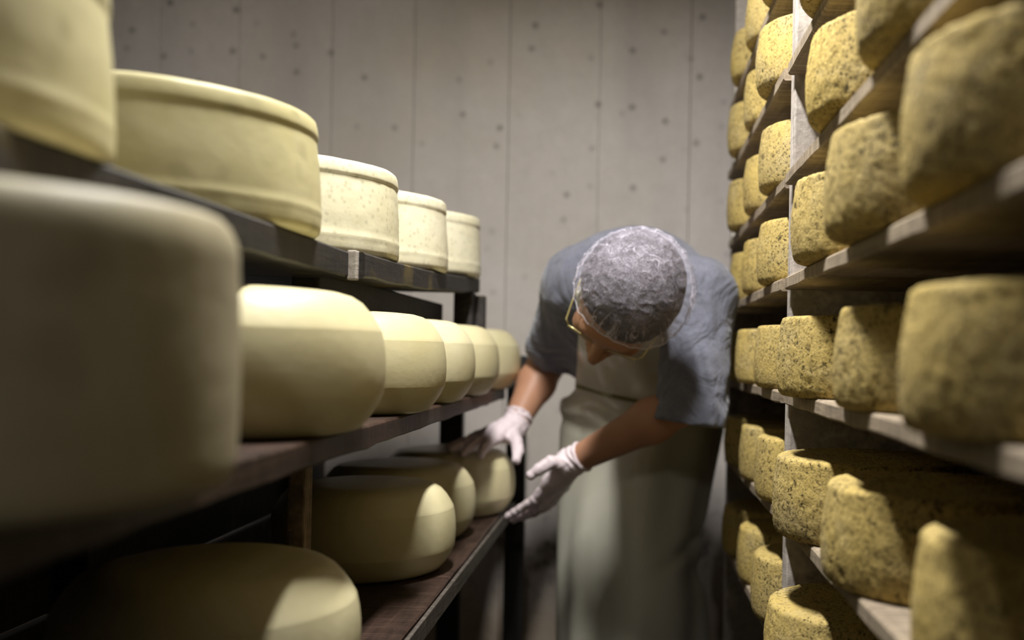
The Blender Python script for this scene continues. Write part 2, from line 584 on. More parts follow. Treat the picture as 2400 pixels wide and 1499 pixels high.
def wheel_mesh(name, kind, R, H, mat, seg=96, step=0.006, amp=0.0, wob=0.0, seed=0.0, fine=0.0):
    P = resample(lathe_profile(kind, R, H), step)
    verts = [(0, 0, P[0][1])]
    for (r, z) in P[1:-1]:
        for k in range(seg):
            a = 2 * math.pi * k / seg
            verts.append((r * math.cos(a), r * math.sin(a), z))
    verts.append((0, 0, P[-1][1]))
    n = len(P) - 2
    faces = []
    for k in range(seg):
        faces.append((0, 1 + k, 1 + (k + 1) % seg))
        b = 1 + (n - 1) * seg
        faces.append((len(verts) - 1, b + (k + 1) % seg, b + k))
    for i in range(n - 1):
        for k in range(seg):
            a0 = 1 + i * seg + k
            a1 = 1 + i * seg + (k + 1) % seg
            faces.append((a0, a0 + seg, a1 + seg, a1))
    if amp or wob or fine:
        nv = []
        sv = Vector((seed * 11.3, seed * 5.1, seed * 7.7))
        for (x, y, z) in verts:
            p = Vector((x, y, z))
            r = math.hypot(x, y)
            d = wob * mnoise.noise(p * 9 + sv)
            if amp:
                d += amp * mnoise.fractal(p * 60 + sv, 0.9, 2.0, 3)
            if fine:
                q = mnoise.noise(p * 190 + sv)
                d += -fine * max(0.0, q - 0.05) * 1.8 + fine * 0.5 * mnoise.noise(p * 330 + sv)
            if r > 1e-5:
                fl = min(1.0, r / (0.9 * R)) ** 4
                k = 1 + d * fl / r
                x, y = x * k, y * k
            if z > H * 0.97:
                z += d * 0.5
            elif z > 0.002:
                z += d * 0.15
            nv.append((x, y, max(z, 0.0)))
        verts = nv
    me = mesh_from(name, verts, faces)
    me.materials.append(mat)
    return me


ORD = {1: 'nearest the camera', 2: 'second from the camera', 3: 'third from the camera', 4: 'fourth from the camera', 5: 'fifth from the camera', 6: 'farthest from the camera'}


def put(name, me, x, y, z, label, group, rz=None):
    o = bpy.data.objects.new(name, me)
    COL.objects.link(o)
    o.location = (x, y, EYE + z)
    o.rotation_euler = (0, 0, random.uniform(0, 6.28) if rz is None else rz)
    return tag(o, label, 'cheese', group)


# --- left rack, top plank: pale drums
def z_top(y):
    return 0.117 if y < 1.2 else 0.117 + (y - 1.2) ** 1.5 * 0.042


U_dim = wheel_mesh('dimpled_drum', 'groove', 0.16, 0.122, M['dimpled'], 112, 0.006, 0.0003, 0.0022, 1.3)
U_pit = wheel_mesh('pitted_drum', 'groove', 0.16, 0.120, M['pitted'], 128, 0.005, 0.0006, 0.0020, 2.9)
upper = [(0.60, -0.333, U_dim, 'large pale blurred cheese drum at the top left corner, on the dark top plank'),
         (1.02, -0.328, U_dim, 'pale cheese drum with scattered dimples, second from the camera on the dark top plank'),
         (1.36, -0.322, U_pit, 'cream cheese drum densely pitted with small holes, third on the dark top plank'),
         (1.69, -0.316, U_pit, 'pitted cream cheese drum, fourth from the camera on the dark top plank'),
         (2.025, -0.31, U_pit, 'smallest-looking cream cheese drum at the far end of the dark top plank')]
for y, xe, me, lab in upper:
    put('cheese_drum', me, xe - 0.16, y, z_top(y) + 0.0005, lab, 'cheese drums on the top left plank')

# --- left rack, middle plank: one tall drum, then smooth rounded wheels
ZM = -0.0855
W0 = wheel_mesh('tall_drum', 'tall', 0.17, 0.162, M['tall'], 112, 0.007, 0.0002, 0.002, 4.2)
put('tall_cheese_drum', W0, -0.402, 0.562, ZM, 'huge blurred greyish cheese drum filling the left foreground', None)
G1 = wheel_mesh('smooth_wheel_large', 'gouda', 0.147, 0.143, M['smooth'], 112, 0.006, 0, 0.0012, 5.5)
G2 = wheel_mesh('smooth_wheel', 'gouda', 0.138, 0.134, M['smooth'], 112, 0.006, 0, 0.0012, 6.5)
mid = [(1.0, -0.249, G1, 0.147, 'smooth yellow cheese wheel right behind the huge blurred drum on the middle plank'),
       (1.345, -0.250, G2, 0.138, 'smooth yellow cheese wheel, second of the rounded ones on the middle plank'),
       (1.625, -0.254, G2, 0.138, 'smooth yellow cheese wheel, third of the rounded ones on the middle plank'),
       (1.903, -0.251, G2, 0.138, 'smooth yellow cheese wheel, fourth of the rounded ones on the middle plank'),
       (2.238, -0.247, G2, 0.138, 'smooth yellow cheese wheel at the far end of the middle plank by the sleeve')]
for y, xe, me, R, lab in mid:
    put('rounded_cheese', me, xe - R, y, ZM, lab, 'rounded wheels on the middle left plank')

# --- left rack, lower plank
ZL = -0.345
G3 = wheel_mesh('smooth_wheel_low', 'gouda', 0.142, 0.136, M['smooth'], 112, 0.006, 0, 0.0015, 8.5)
low = [(0.97, -0.262, 'blurred smooth cheese wheel at the bottom edge on the lower left plank'),
       (1.562, -0.270, 'smooth cheese wheel half in shadow, middle of the lower left plank'),
       (1.848, -0.284, 'smooth cheese wheel between the shadowed one and the one being handled'),
       (2.133, -0.243, 'smooth yellow cheese wheel held between the two gloved hands')]
for y, xe, lab in low:
    put('rounded_cheese', G3, xe - 0.142, y, ZL, lab, 'rounded wheels on the lower left plank')

# --- right rack
ROW = {'G': 0.57, 'F': 0.418, 'A': 0.261, 'B': 0.113, 'C': -0.05, 'D': -0.225, 'E': -0.41}
RN = {'G': 'top row in view', 'F': 'second row from the top', 'A': 'third row from the top', 'B': 'fourth row from the top',
      'C': 'fifth row from the top', 'D': 'sixth row from the top', 'E': 'bottom row in view'}
RV = [wheel_mesh('rind_wheel', 'rind', 0.125, 0.100, M['rind'], 190, 0.0042, 0.0006, 0.0026, 11.0 + i * 1.7, 0.0016) for i in range(3)]
RF = [wheel_mesh('far_rind_wheel', 'rind', 0.119, 0.098, M['rind'], 110, 0.007, 0.0007, 0.0025, 21.0 + i * 1.7) for i in range(2)]
near = [('F', 1.17, .190), ('A', 1.105, .190), ('A', .845, .188), ('B', 1.19, .190), ('B', .935, .180), ('B', .675, .184),
        ('C', 1.262, .186), ('C', .965, .199), ('C', .672, .186), ('D', 1.265, .184), ('D', 1.00, .196), ('D', .705, .207), ('E', 1.262, .176)]
NEARLAB = {('F', 1.17): 'crumbly yellow cheese wheel just peeking in at the top edge before the rack upright',
           ('A', 1.105): 'sharply lit crumbly yellow cheese wheel beside the rack upright, third row from the top',
           ('A', .845): 'crumbly yellow cheese wheel cut off by the top edge, nearest in the third row',
           ('B', 1.19): 'dark-speckled crumbly cheese wheel beside the rack upright, fourth row from the top',
           ('B', .935): 'wide crumbly cheese wheel between a speckled one and a big blurred one, fourth row',
           ('B', .675): 'big blurred yellow cheese wheel at the upper right edge, nearest in the fourth row',
           ('C', 1.262): 'sharp crumbly yellow cheese wheel at eye level, beside the upright in the fifth row',
           ('C', .965): 'cracked crumbly yellow cheese wheel in the middle of the near three, fifth row',
           ('C', .672): 'big blurred yellow cheese wheel at the right edge, nearest in the fifth row',
           ('D', 1.265): 'crumbly cheese wheel with a lit flat top beside the rack upright, sixth row',
           ('D', 1.00): 'crumbly cheese wheel with a lit top and shaded side, middle of the sixth row',
           ('D', .705): 'blurred pale crumbly cheese wheel in the lower right corner, nearest in the sixth row',
           ('E', 1.262): 'crumbly cheese wheel with a half-lit top at the bottom edge before the upright'}
for i, (r, y, xe) in enumerate(near):
    put('crumbly_cheese', RV[i % 3], xe + 0.125, y, ROW[r], NEARLAB[(r, y)], 'crumbly wheels in the near bay of the right rack')
FAR_Y = (1.578, 1.828, 2.075)
FARN = ('nearest the upright', 'middle of three', 'last by the wall')
k = 0
for r in 'GFABCDE':
    for j, y in enumerate(FAR_Y):
        xe = .198 + random.uniform(-.008, .006)
        put('crumbly_cheese', RF[k % 2], xe + 0.119, y, ROW[r], 'cheese wheel in far right bay, %s, %s' % (RN[r], FARN[j]), 'crumbly wheels in the far bay of the right rack')
        k += 1

# ------------------------------------------------------------------ right rack
rr = empty('shelving_rack', (0.35, 1.2, 0))
tag(rr, 'grey wooden shelving rack on the right full of crumbly yellow cheeses', 'rack')
XB0, XB1 = 0.217, 0.47
for r, z in ROW.items():
    for (ya, yb) in ((0.15, 1.415), (1.445, 2.27)):
        # the worn front edge is the side facing the aisle
        me = warped_plank('shelf_board', -XB1, -XB0 + random.uniform(-.003, .003), ya, yb, lambda y: 0.0, 0.018, 36, 0.0016, z * 9 + ya)
        for v in me.vertices:
            v.co.x = -v.co.x
        me.flip_normals()
        link_mesh('shelf_board', me, M['grey_wood'], rr, (0, 0, EYE + z))
for i, (y, xa) in enumerate(((0.12, 0.226), (1.43, 0.226), (2.292, 0.226))):
    me = box_mesh('upright', (XB1 + .012 - xa, 0.036, 2.1), 0.003)
    link_mesh('upright', me, M['pale_wood'], rr, ((XB1 + .012 + xa) / 2, y, 1.05))
link_mesh('back_batten', box_mesh('back_batten', (0.02, 2.2, 0.06), 0.002), M['grey_wood'], rr, (XB1 + .024, 1.2, 1.9))
link_mesh('back_batten', box_mesh('back_batten', (0.02, 2.2, 0.06), 0.002), M['grey_wood'], rr, (XB1 + .024, 1.2, 0.3))

# ------------------------------------------------------------------ left rack
lr = empty('cheese_rack', (-0.5, 1.2, 0))
tag(lr, 'dark wooden rack on the left with three planks of pale cheeses', 'rack')
XF = -0.343
link_mesh('top_plank', warped_plank('top_plank', -0.66, XF, 0.0, 1.206, lambda y: EYE + z_top(y), 0.032, 40, .002, 1), M['dark_wood'], lr)
link_mesh('top_plank', warped_plank('top_plank', -0.66, XF + .018, 1.212, 2.13, lambda y: EYE + z_top(y), 0.031, 40, .002, 2), M['dark_wood'], lr)
j = link_mesh('joint_strip', box_mesh('joint_strip', (0.012, 0.012, 0.036), 0.002), M['pale_wood'], lr, (XF + .004, 1.209, EYE + .1005))
link_mesh('middle_plank', warped_plank('middle_plank', -0.66, -0.292, 0.0, 2.33, lambda y: EYE + ZM, 0.026, 50, .0025, 3), M['brown_wood'], lr)
link_mesh('lower_plank', warped_plank('lower_plank', -0.62, -0.268, 0.0, 2.29, lambda y: EYE + ZL, 0.030, 50, .002, 4), M['brown_wood'], lr)
link_mesh('cross_beam', box_mesh('cross_beam', (0.035, 0.80, 0.05), 0.003), M['dark_wood'], lr, (-0.40, 1.62, EYE + .068))
link_mesh('edge_strip', box_mesh('edge_strip', (0.006, 2.29, 0.027), 0.0015), M['grey_wood'], lr, (-0.2615, 1.145, EYE + ZL - .0155)).data.materials[0] = M['strip_wood']
zt = z_top(2.07) - .031


def seg_box(name, xa, xb, ya, yb, za, zb, mat, bev=.003):
    return link_mesh(name, box_mesh(name, (xb - xa, yb - ya, zb - za), bev), mat, lr, ((xa + xb) / 2, (ya + yb) / 2, (za + zb) / 2))


seg_box('end_post', -.366, -.327, 2.045, 2.095, EYE + ZM, EYE + zt, M['dark_wood'])
seg_box('end_cleat', -.352, -.310, 2.096, 2.128, EYE + ZM, EYE + zt - .004, M['dark_wood'])
seg_box('slim_post', -.424, -.402, 1.24, 1.27, EYE + ZL, EYE + ZM - .026, M['grey_wood'])
seg_box('end_upright', -.296, -.250, 2.40, 2.43, 0, EYE - .01, M['black_metal'])
seg_box('end_upright', -.45, -.395, 2.36, 2.39, 0, EYE - .03, M['black_metal'])
for k in range(6):
    seg_box('dark_backing', -.72, -.701, 0.0, 2.3, .32 + k * .125, .32 + k * .125 + .118, M['dark_wood'])  # dark slats added so the gap behind the rack stays black
for y in (0.2, 1.25, 2.1):
    seg_box('back_post', -.70, -.661, y - .03, y + .03, 0, EYE + .14, M['dark_wood'])

# ------------------------------------------------------------------ the worker: implicit surfaces meshed by surface nets
def V(*a):
    return np.array(a, dtype=np.float32)


def capsule(p, a, b, r1, r2):
    a, b = V(*a), V(*b)
    ab = b - a
    h = np.clip(((p - a) @ ab) / float(ab @ ab), 0, 1)
    d = p - a - h[:, None] * ab
    return np.sqrt((d * d).sum(1)) - (r1 + (r2 - r1) * h)


def ellipsoid(p, c, r, R=None):
    q = p - V(*c)
    if R is not None:
        q = q @ R.T
    r = V(*r)
    k0 = np.sqrt(((q / r) ** 2).sum(1))
    k1 = np.sqrt(((q / (r * r)) ** 2).sum(1)) + 1e-9
    return k0 * (k0 - 1.0) / k1


def smin(a, b, k):
    h = np.clip(0.5 + 0.5 * (b - a) / k, 0, 1)
    return b + (a - b) * h - k * h * (1 - h)


def chain(p, pts, rad, k):
    d = None
    for i in range(len(pts) - 1):
        c = capsule(p, pts[i], pts[i + 1], rad[i], rad[i + 1])
        d = c if d is None else smin(d, c, k)
    return d


def surface_nets(fn, lo_, hi_, h):
    lo_ = np.array(lo_, float)
    n = np.ceil((np.array(hi_, float) - lo_) / h).astype(int) + 1
    # evaluate a coarse lattice first, then only the blocks near the surface
    B = 5
    nb = -(-n // B)
    cen = [lo_[i] + h * (np.arange(nb[i]) * B + (B - 1) / 2) for i in range(3)]
    g = np.meshgrid(*cen, indexing='ij')
    C = fn(np.stack([q.ravel() for q in g], 1).astype(np.float32)).reshape(tuple(nb))
    F = np.repeat(np.repeat(np.repeat(C, B, 0), B, 1), B, 2)
    near_ = np.abs(C) < h * B * 2.6
    bl = np.argwhere(near_)
    loc = np.stack(np.meshgrid(*[np.arange(B)] * 3, indexing='ij'), -1).reshape(-1, 3)
    for i in range(0, len(bl), 6000):
        I = (bl[i:i + 6000, None, :] * B + loc[None]).reshape(-1, 3)
        F[I[:, 0], I[:, 1], I[:, 2]] = fn((lo_ + h * I).astype(np.float32))
    F = np.ascontiguousarray(F[:n[0], :n[1], :n[2]])
    ins = F < 0
    cnt = np.zeros(tuple(n - 1), np.int8)
    for dx in (0, 1):
        for dy in (0, 1):
            for dz in (0, 1):
                cnt += ins[dx:n[0] - 1 + dx, dy:n[1] - 1 + dy, dz:n[2] - 1 + dz]
    act = (cnt > 0) & (cnt < 8)
    idx = -np.ones(act.shape, np.int64)
    cells = np.argwhere(act)
    idx[act] = np.arange(len(cells))
    acc = np.zeros((len(cells), 3))
    num = np.zeros(len(cells))
    corners = [(a, b, c) for a in (0, 1) for b in (0, 1) for c in (0, 1)]
    for A in corners:
        for ax_ in range(3):
            if A[ax_] == 1:
                continue
            B = list(A)
            B[ax_] = 1
            fa = F[cells[:, 0] + A[0], cells[:, 1] + A[1], cells[:, 2] + A[2]]
            fb = F[cells[:, 0] + B[0], cells[:, 1] + B[1], cells[:, 2] + B[2]]
            m = (fa < 0) != (fb < 0)
            t = np.where(m, fa / np.where(m, fa - fb, 1), 0)
            pos = np.array(A, float)[None, :] + t[:, None] * (np.array(B, float) - np.array(A, float))[None, :]
            acc += pos * m[:, None]
            num += m
    verts = lo_ + h * (cells + acc / num[:, None])
    faces = []
    for ax_ in range(3):
        u, w = (ax_ + 1) % 3, (ax_ + 2) % 3
        a = [slice(None)] * 3
        b = [slice(None)] * 3
        a[ax_] = slice(0, -1)
        b[ax_] = slice(1, None)
        s0, s1 = ins[tuple(a)], ins[tuple(b)]
        E = np.argwhere(s0 != s1)
        flip = s0[E[:, 0], E[:, 1], E[:, 2]]
        ok = (E[:, u] > 0) & (E[:, w] > 0) & (E[:, u] < n[u] - 1) & (E[:, w] < n[w] - 1)
        E, flip = E[ok], flip[ok]
        q = []
        for (du, dw) in ((-1, -1), (0, -1), (0, 0), (-1, 0)):
            C = E.copy()
            C[:, u] += du
            C[:, w] += dw
            q.append(idx[C[:, 0], C[:, 1], C[:, 2]])
        q = np.stack(q, 1)
        q[~flip] = q[~flip][:, ::-1]
        faces.append(q)
    return verts, np.concatenate(faces)


def implicit(name, fn, lo_, hi_, h, mat, parent, smooth_iter=1):
    v, f = surface_nets(fn, lo_, hi_, h)
    me = bpy.data.meshes.new(name)
    me.vertices.add(len(v))
    me.vertices.foreach_set('co', v.astype(np.float32).ravel())
    me.loops.add(f.size)
    me.loops.foreach_set('vertex_index', f.astype(np.int32).ravel())
    me.polygons.add(len(f))
    me.polygons.foreach_set('loop_start', np.arange(0, f.size, 4, dtype=np.int32))
    me.update(calc_edges=True)
    me.validate()
    bm = bmesh.new()
    bm.from_mesh(me)
    for _ in range(smooth_iter):
        bmesh.ops.smooth_vert(bm, verts=bm.verts, factor=0.5, use_axis_x=True, use_axis_y=True, use_axis_z=True)
    bm.to_mesh(me)
    bm.free()
    me.polygons.foreach_set('use_smooth', [True] * len(me.polygons))
    return link_mesh(name, me, mat, parent)


def unit(v):
    v = np.array(v, float)
    return v / np.linalg.norm(v)


# joints (metres)
PELVIS, WAIST, CHEST = (.028, 2.30, .97), (.024, 2.21, 1.13), (.012, 2.07, 1.262)
SH_R, EL_R, WR_R = (-.112, 2.04, 1.287), (-.190, 2.27, 1.125), (-.2505, 2.145, .986)
SH_L, EL_L, WR_L = (.130, 1.94, 1.265), (.117, 1.86, 1.066), (-.117, 1.98, .930)
HIP_R, KN_R, AN_R = (-.042, 2.31, .90), (-.045, 2.285, .48), (-.055, 2.36, .09)
HIP_L, KN_L, AN_L = (.074, 2.31, .90), (.066, 2.285, .48), (.072, 2.36, .09)
HC = np.array((-.010, 1.715, 1.250))
hf = unit((-.42, -.20, -.88))
hu = np.array((.10, -.96, .12))
hu = unit(hu - hf * (hu @ hf))
hl = np.cross(hu, hf)
HR = np.array([hl, hf, hu], np.float32)      # world -> head: (his left, forward, up)


def hw(l, f, u):
    return tuple(HC + hl * l + hf * f + hu * u)


sp = unit(np.array(CHEST) - np.array(PELVIS))
sx_ = unit(np.array((1.0, -.15, -.03)) - sp * (np.array((1.0, -.15, -.03)) @ sp))
TR = np.array([sx_, np.cross(sp, sx_), sp], np.float32)   # world -> torso: (across, front/back, along spine)


def torso(p, g=0.0):
    d = ellipsoid(p, CHEST, (.155 + g, .105 + g, .15 + g), TR)
    d = smin(d, ellipsoid(p, (np.array(CHEST) + np.array(WAIST)) / 2, (.14 + g, .105 + g, .15 + g), TR), .06)
    d = smin(d, ellipsoid(p, WAIST, (.135 + g, .105 + g, .14 + g), TR), .06)
    d = smin(d, ellipsoid(p, PELVIS, (.155 + g, .115 + g, .14 + g)), .06)
    d = smin(d, capsule(p, SH_R, SH_L, .055 + g, .055 + g), .05)
    return d


def head(p):
    q = (p - HC.astype(np.float32)) @ HR.T
    d = ellipsoid(q, (0, -.008, .018), (.077, .097, .088))
    d = smin(d, ellipsoid(q, (0, .030, -.048), (.060, .070, .085)), .03)
    d = smin(d, ellipsoid(q, (0, .072, -.112), (.026, .022, .022)), .03)
    d = smin(d, capsule(q, (-.034, .084, .012), (.034, .084, .012), .013, .013), .018)
    d = smin(d, ellipsoid(q, (-.042, .068, -.038), (.022, .02, .02)), .02)
    d = smin(d, ellipsoid(q, (.042, .068, -.038), (.022, .02, .02)), .02)
    for s in (-1, 1):
        d = -smin(-d, ellipsoid(q, (s * .031, .103, -.010), (.016, .016, .011)), .012)
        d = smin(d, ellipsoid(q, (s * .031, .083, -.010), (.0125, .0125, .0125)), .003)
    d = smin(d, capsule(q, (0, .094, .000), (0, .116, -.042), .008, .0125), .01)
    for s in (-1, 1):
        d = smin(d, ellipsoid(q, (s * .012, .104, -.044), (.009, .010, .008)), .006)
    d = smin(d, capsule(q, (-.019, .094, -.072), (.019, .094, -.072), .0065, .0065), .006)
    d = smin(d, capsule(q, (-.016, .092, -.083), (.016, .092, -.083), .0075, .0075), .006)
    for s in (-1, 1):
        ear = ellipsoid(q, (s * .079, -.012, -.018), (.010, .019, .031))
        ear = -smin(-ear, ellipsoid(q, (s * .089, -.008, -.014), (.007, .010, .018)), .004)
        d = smin(d, ear, .008)
    nb = np.array(hw(0, -.035, -.075))
    d = smin(d, capsule(p, tuple(nb), (.012, 1.93, 1.325), .056, .064), .03)
    return d


FING = {
    'R': dict(index=[(-.280, 2.070, .968), (-.289, 2.038, .960), (-.294, 2.017, .951), (-.298, 2.002, .940)],
              middle=[(-.296, 2.083, .970), (-.313, 2.046, .961), (-.325, 2.022, .953), (-.333, 2.006, .944)],
              ring=[(-.312, 2.098, .968), (-.336, 2.068, .960), (-.351, 2.049, .954), (-.362, 2.035, .948)],
              pinky=[(-.325, 2.113, .964), (-.349, 2.093, .958), (-.364, 2.080, .953), (-.375, 2.070, .949)],
              thumb=[(-.250, 2.115, .972), (-.234, 2.072, .962), (-.227, 2.043, .946), (-.228, 2.020, .930)]),
    'L': dict(index=[(-0.1579, 2.000, 0.8898), (-0.1883, 2.03, 0.8488), (-0.2198, 2.055, 0.8261), (-0.2480, 2.075, 0.8060)],
              middle=[(-0.1500, 2.018, 0.8790), (-0.1781, 2.050, 0.8343), (-0.2088, 2.078, 0.8140), (-0.2400, 2.098, 0.7960)],
              ring=[(-0.1420, 2.036, 0.8737), (-0.1680, 2.068, 0.8296), (-0.1969, 2.097, 0.8111), (-0.2248, 2.117, 0.7965)],
              pinky=[(-0.1340, 2.054, 0.8746), (-0.1570, 2.085, 0.8356), (-0.1800, 2.110, 0.8188), (-0.2020, 2.126, 0.8088)],
              thumb=[(-0.1250, 1.970, 0.9300), (-0.1520, 1.948, 0.9340), (-0.1740, 1.943, 0.9215), (-0.1905, 1.944, 0.9085)]),
}
FRAD = dict(index=(.0125, .0098, .0088, .0075), middle=(.0125, .0098, .0088, .0075), ring=(.012, .0092, .0083, .0072), pinky=(.0115, .0082, .0075, .0066), thumb=(.0165, .0125, .0108, .0088))


def hand(p, side, g=0.0):
    wr = WR_R if side == 'R' else WR_L
    el = EL_R if side == 'R' else EL_L
    fg = FING[side]
    palm = capsule(p, wr, fg['middle'][0], .025 + g, .017 + g)
    for k, r in (('index', .0145), ('ring', .0145), ('pinky', .0135)):
        palm = smin(palm, capsule(p, wr, fg[k][0], .022 + g, r + g), .012)
    d = palm
    fin = None
    for k in ('index', 'middle', 'ring', 'pinky'):
        r = [x + g for x in FRAD[k]]
        c = chain(p, fg[k], r, .003)
        fin = c if fin is None else smin(fin, c, .0022)
    d = smin(d, fin, .007)
    th = chain(p, fg['thumb'], [x + g for x in FRAD['thumb']], .004)
    th = smin(th, capsule(p, np.array(wr) * .7 + np.array(fg['index'][0]) * .3, fg['thumb'][0], .019 + g, .0165 + g), .01)
    d = smin(d, th, .009)
    return d


def arm(p, side, g=0.0):
    sh, el, wr = (SH_R, EL_R, WR_R) if side == 'R' else (SH_L, EL_L, WR_L)
    d = chain(p, [sh, el], (.050 + g, .039 + g), .02)
    m = np.array(el) * .68 + np.array(wr) * .32
    f = chain(p, [el, tuple(m), wr], (.037 + g, .041 + g, .0255 + g), .02)
    return smin(d, f, .025)


def legs(p, g=0.0):
    d = None
    for a, b, c in ((HIP_R, KN_R, AN_R), (HIP_L, KN_L, AN_L)):
        e = chain(p, [a, b, c], (.080 + g, .056 + g, .040 + g), .03)
        ft = capsule(p, c, (c[0], c[1] - .15, .045), .042 + g, .036 + g)
        e = smin(e, ft, .03)
        d = e if d is None else smin(d, e, .02)
    return d


def body_fn(p):
    d = smin(torso(p), head(p), .03)
    for s in 'RL':
        d = smin(d, smin(arm(p, s), hand(p, s, -.003), .01), .03)
    return smin(d, legs(p), .04)


person = empty('person', (.03, 2.30, 0))
tag(person, 'worker in grey t-shirt, apron, hairnet and white gloves bending over a cheese', 'person')
implicit('body', body_fn, (-.40, 1.55, -.01), (.26, 2.48, 1.46), .0052, M['skin'], person)


# clothing
def wrinkle(p, a, f, seed=0.0):
    return a * (np.sin(p[:, 0] * f + 3.1 * np.sin(p[:, 2] * f * .55 + seed) + seed) * np.sin(p[:, 1] * f * .8 + 2.3 * np.sin(p[:, 0] * f * .6) + seed * 2))


def shirt_fn(p):
    d = torso(p, .013)
    for s, sh, el, r1, r2, t in (('R', SH_R, EL_R, .062, .062, .82), ('L', SH_L, EL_L, .070, .067, 1.22)):
        sh_, el_ = np.array(sh), np.array(el)
        ax_ = unit(el_ - sh_)
        end = sh_ + (el_ - sh_) * t
        hem = ax_ if s == 'R' else unit(ax_ * .35 + np.array((-.10, .10, -.65)))
        c = capsule(p, sh, tuple(el_ + ax_ * .05), r1, r2)
        along = (p - end.astype(np.float32)) @ hem.astype(np.float32)
        # creases running round the sleeve
        c = c + .0018 * np.sin(along * 120 + 5 * np.sin(p[:, 0] * 31 + p[:, 1] * 17)) * np.clip((along + .15) / .1, 0, 1)
        c = np.maximum(c, along)
        inner = np.maximum(arm(p, s, .006), -along - .035)
        c = np.maximum(c, -inner)
        d = smin(d, c, .035)
    d = d + wrinkle(p, .0013, 38, 1.0) + wrinkle(p, .0007, 83, 2.0)
    # neck opening and hem
    nk = capsule(p, (.010, 1.84, 1.29), hw(0, -.03, -.05), .085, .085)
    d = np.maximum(d, -nk)
    return np.maximum(d, .93 - p[:, 2])


implicit('t_shirt', shirt_fn, (-.26, 1.72, .9), (.26, 2.5, 1.48), .0045, M['shirt'], person)


def trouser_fn(p):
    d = smin(legs(p, .014), ellipsoid(p, PELVIS, (.168, .130, .15)), .05)
    d = d + wrinkle(p, .003, 40, 3.0)
    d = np.maximum(d, p[:, 2] - .985)
    return np.maximum(d, .16 - p[:, 2])


implicit('trousers', trouser_fn, (-.24, 2.08, .12), (.30, 2.52, 1.03), .007, M['trousers'], person)


def boot_fn_for(c):
    def fn(p):
        d = capsule(p, (c[0], c[1], .30), (c[0], c[1] + .005, .07), .066, .05)
        d = smin(d, capsule(p, (c[0], c[1] + .01, .05), (c[0], c[1] - .16, .045), .05, .046), .03)
        d = np.maximum(d, p[:, 2] - .30)
        return np.maximum(d, .0 - p[:, 2])
    return fn


for c in (AN_R, AN_L):
    implicit('boot', boot_fn_for(c), (c[0] - .1, c[1] - .24, -.02), (c[0] + .1, c[1] + .1, .34), .007, M['boot'], person)


def apron_fn(p):
    x, y, z = p[:, 0], p[:, 1], p[:, 2]
    # skirt: half round sheet that hangs from the waist to the shins
    t = np.clip((1.05 - z) / .55, 0, 1.4)
    xr = np.interp(z, (.3, .5, .60, .67, .74, .82, .98, 1.2), (.182, .176, .163, .153, .160, .178, .211, .211))
    xl = np.interp(z, (.3, .5, 1.0, 1.2), (-.142, -.147, -.157, -.157))
    cx, hx = (xr + xl) / 2, (xr - xl) / 2
    cy, hy = 2.30, .172 + .012 * t
    ang = np.arctan2(x - cx, -(y - cy))
    fold = (.006 + .010 * t) * (np.sin(ang * 5.0 + 1.1 + .5 * t) * .7 + .5 * np.sin(ang * 9.0 + 2.5 * t))
    fold = fold + .042 * np.exp(-((x - .085) / .075) ** 2 - ((z - .63) / .14) ** 2)
    # crumple on his left thigh, and one under the waist on his right
    fold = fold - .022 * np.exp(-((x - .175) / .035) ** 2 - ((z - .665) / .03) ** 2) - .016 * np.exp(-((x - .14) / .05) ** 2 - ((z - .73 - .5 * (x - .14)) / .018) ** 2)
    fold = fold - .014 * np.exp(-((x + .10) / .06) ** 2 - ((z - .985 + .3 * (x + .1)) / .016) ** 2) + .010 * np.exp(-((x + .11) / .05) ** 2 - ((z - 1.02) / .02) ** 2)
    rr_ = np.sqrt(((x - cx) / hx) ** 2 + ((y - cy) / hy) ** 2)
    sk = (rr_ - 1.0) * .172 - fold
    sk = np.maximum(sk, y - 2.335)
    sk = np.maximum(sk, z - 1.075 + .25 * (y - 2.13))
    sk = np.maximum(sk, .30 - z)
    # bib: follows the front of the trunk up to the breast
    q = (p - V(*CHEST)) @ TR.T
    bib = torso(p, .024) + .004 * np.sin(q[:, 0] * 60 + q[:, 2] * 30)
    wbib = .105 + .16 * np.clip(-q[:, 2] - .02, 0, .3)
    bib = np.maximum(bib, np.abs(q[:, 0] - .0) - wbib)
    bib = np.maximum(bib, np.where(TR[1][1] > 0, 1, -1) * q[:, 1] + .02)
    bib = np.maximum(bib, q[:, 2] - .085)
    return smin(sk, bib, .022)


ap = implicit('apron', apron_fn, (-.24, 1.86, .27), (.28, 2.36, 1.34), .0045, M['apron'], person)



def on_front(xs, zs, off=.003):
    """first point met on the apron when looking along the aisle"""
    out = []
    for x, z in zip(xs, zs):
        ys = np.linspace(1.85, 2.34, 500, dtype=np.float32)
        P = np.stack([np.full_like(ys, x), ys, np.full_like(ys, z)], 1)
        d = apron_fn(P)
        k = np.argmax(d < 0)
        if d[k] < 0:
            out.append((float(x), float(ys[k]) - off, float(z)))
    return out


xs = np.linspace(-.150, .19, 40)
co = link_mesh('waist_tie', tube_mesh('waist_tie', [on_front(xs, 1.088 - .30 * (xs + .15) + .42 * (xs + .15) ** 2)], .0042, 8), M['cord'], person)
co.parent = ap
co.location = (0, 0, 0)
for sgn in (-1, 1):
    c0 = np.array(CHEST) + TR.T @ np.array((sgn * .095, -.118, .075))
    c1 = np.array(CHEST) + TR.T @ np.array((sgn * .085, -.085, .125))
    c2 = np.array((.010 + sgn * .07, 1.90, 1.335))
    st = link_mesh('neck_strap', tube_mesh('neck_strap', [[tuple(c0), tuple((c0 + c1) / 2 + np.array((0, -.01, 0))), tuple(c1), tuple((c1 + c2) / 2), tuple(c2)]], .006, 8), M['apron'], person)
    st.parent = ap
    st.location = (0, 0, 0)

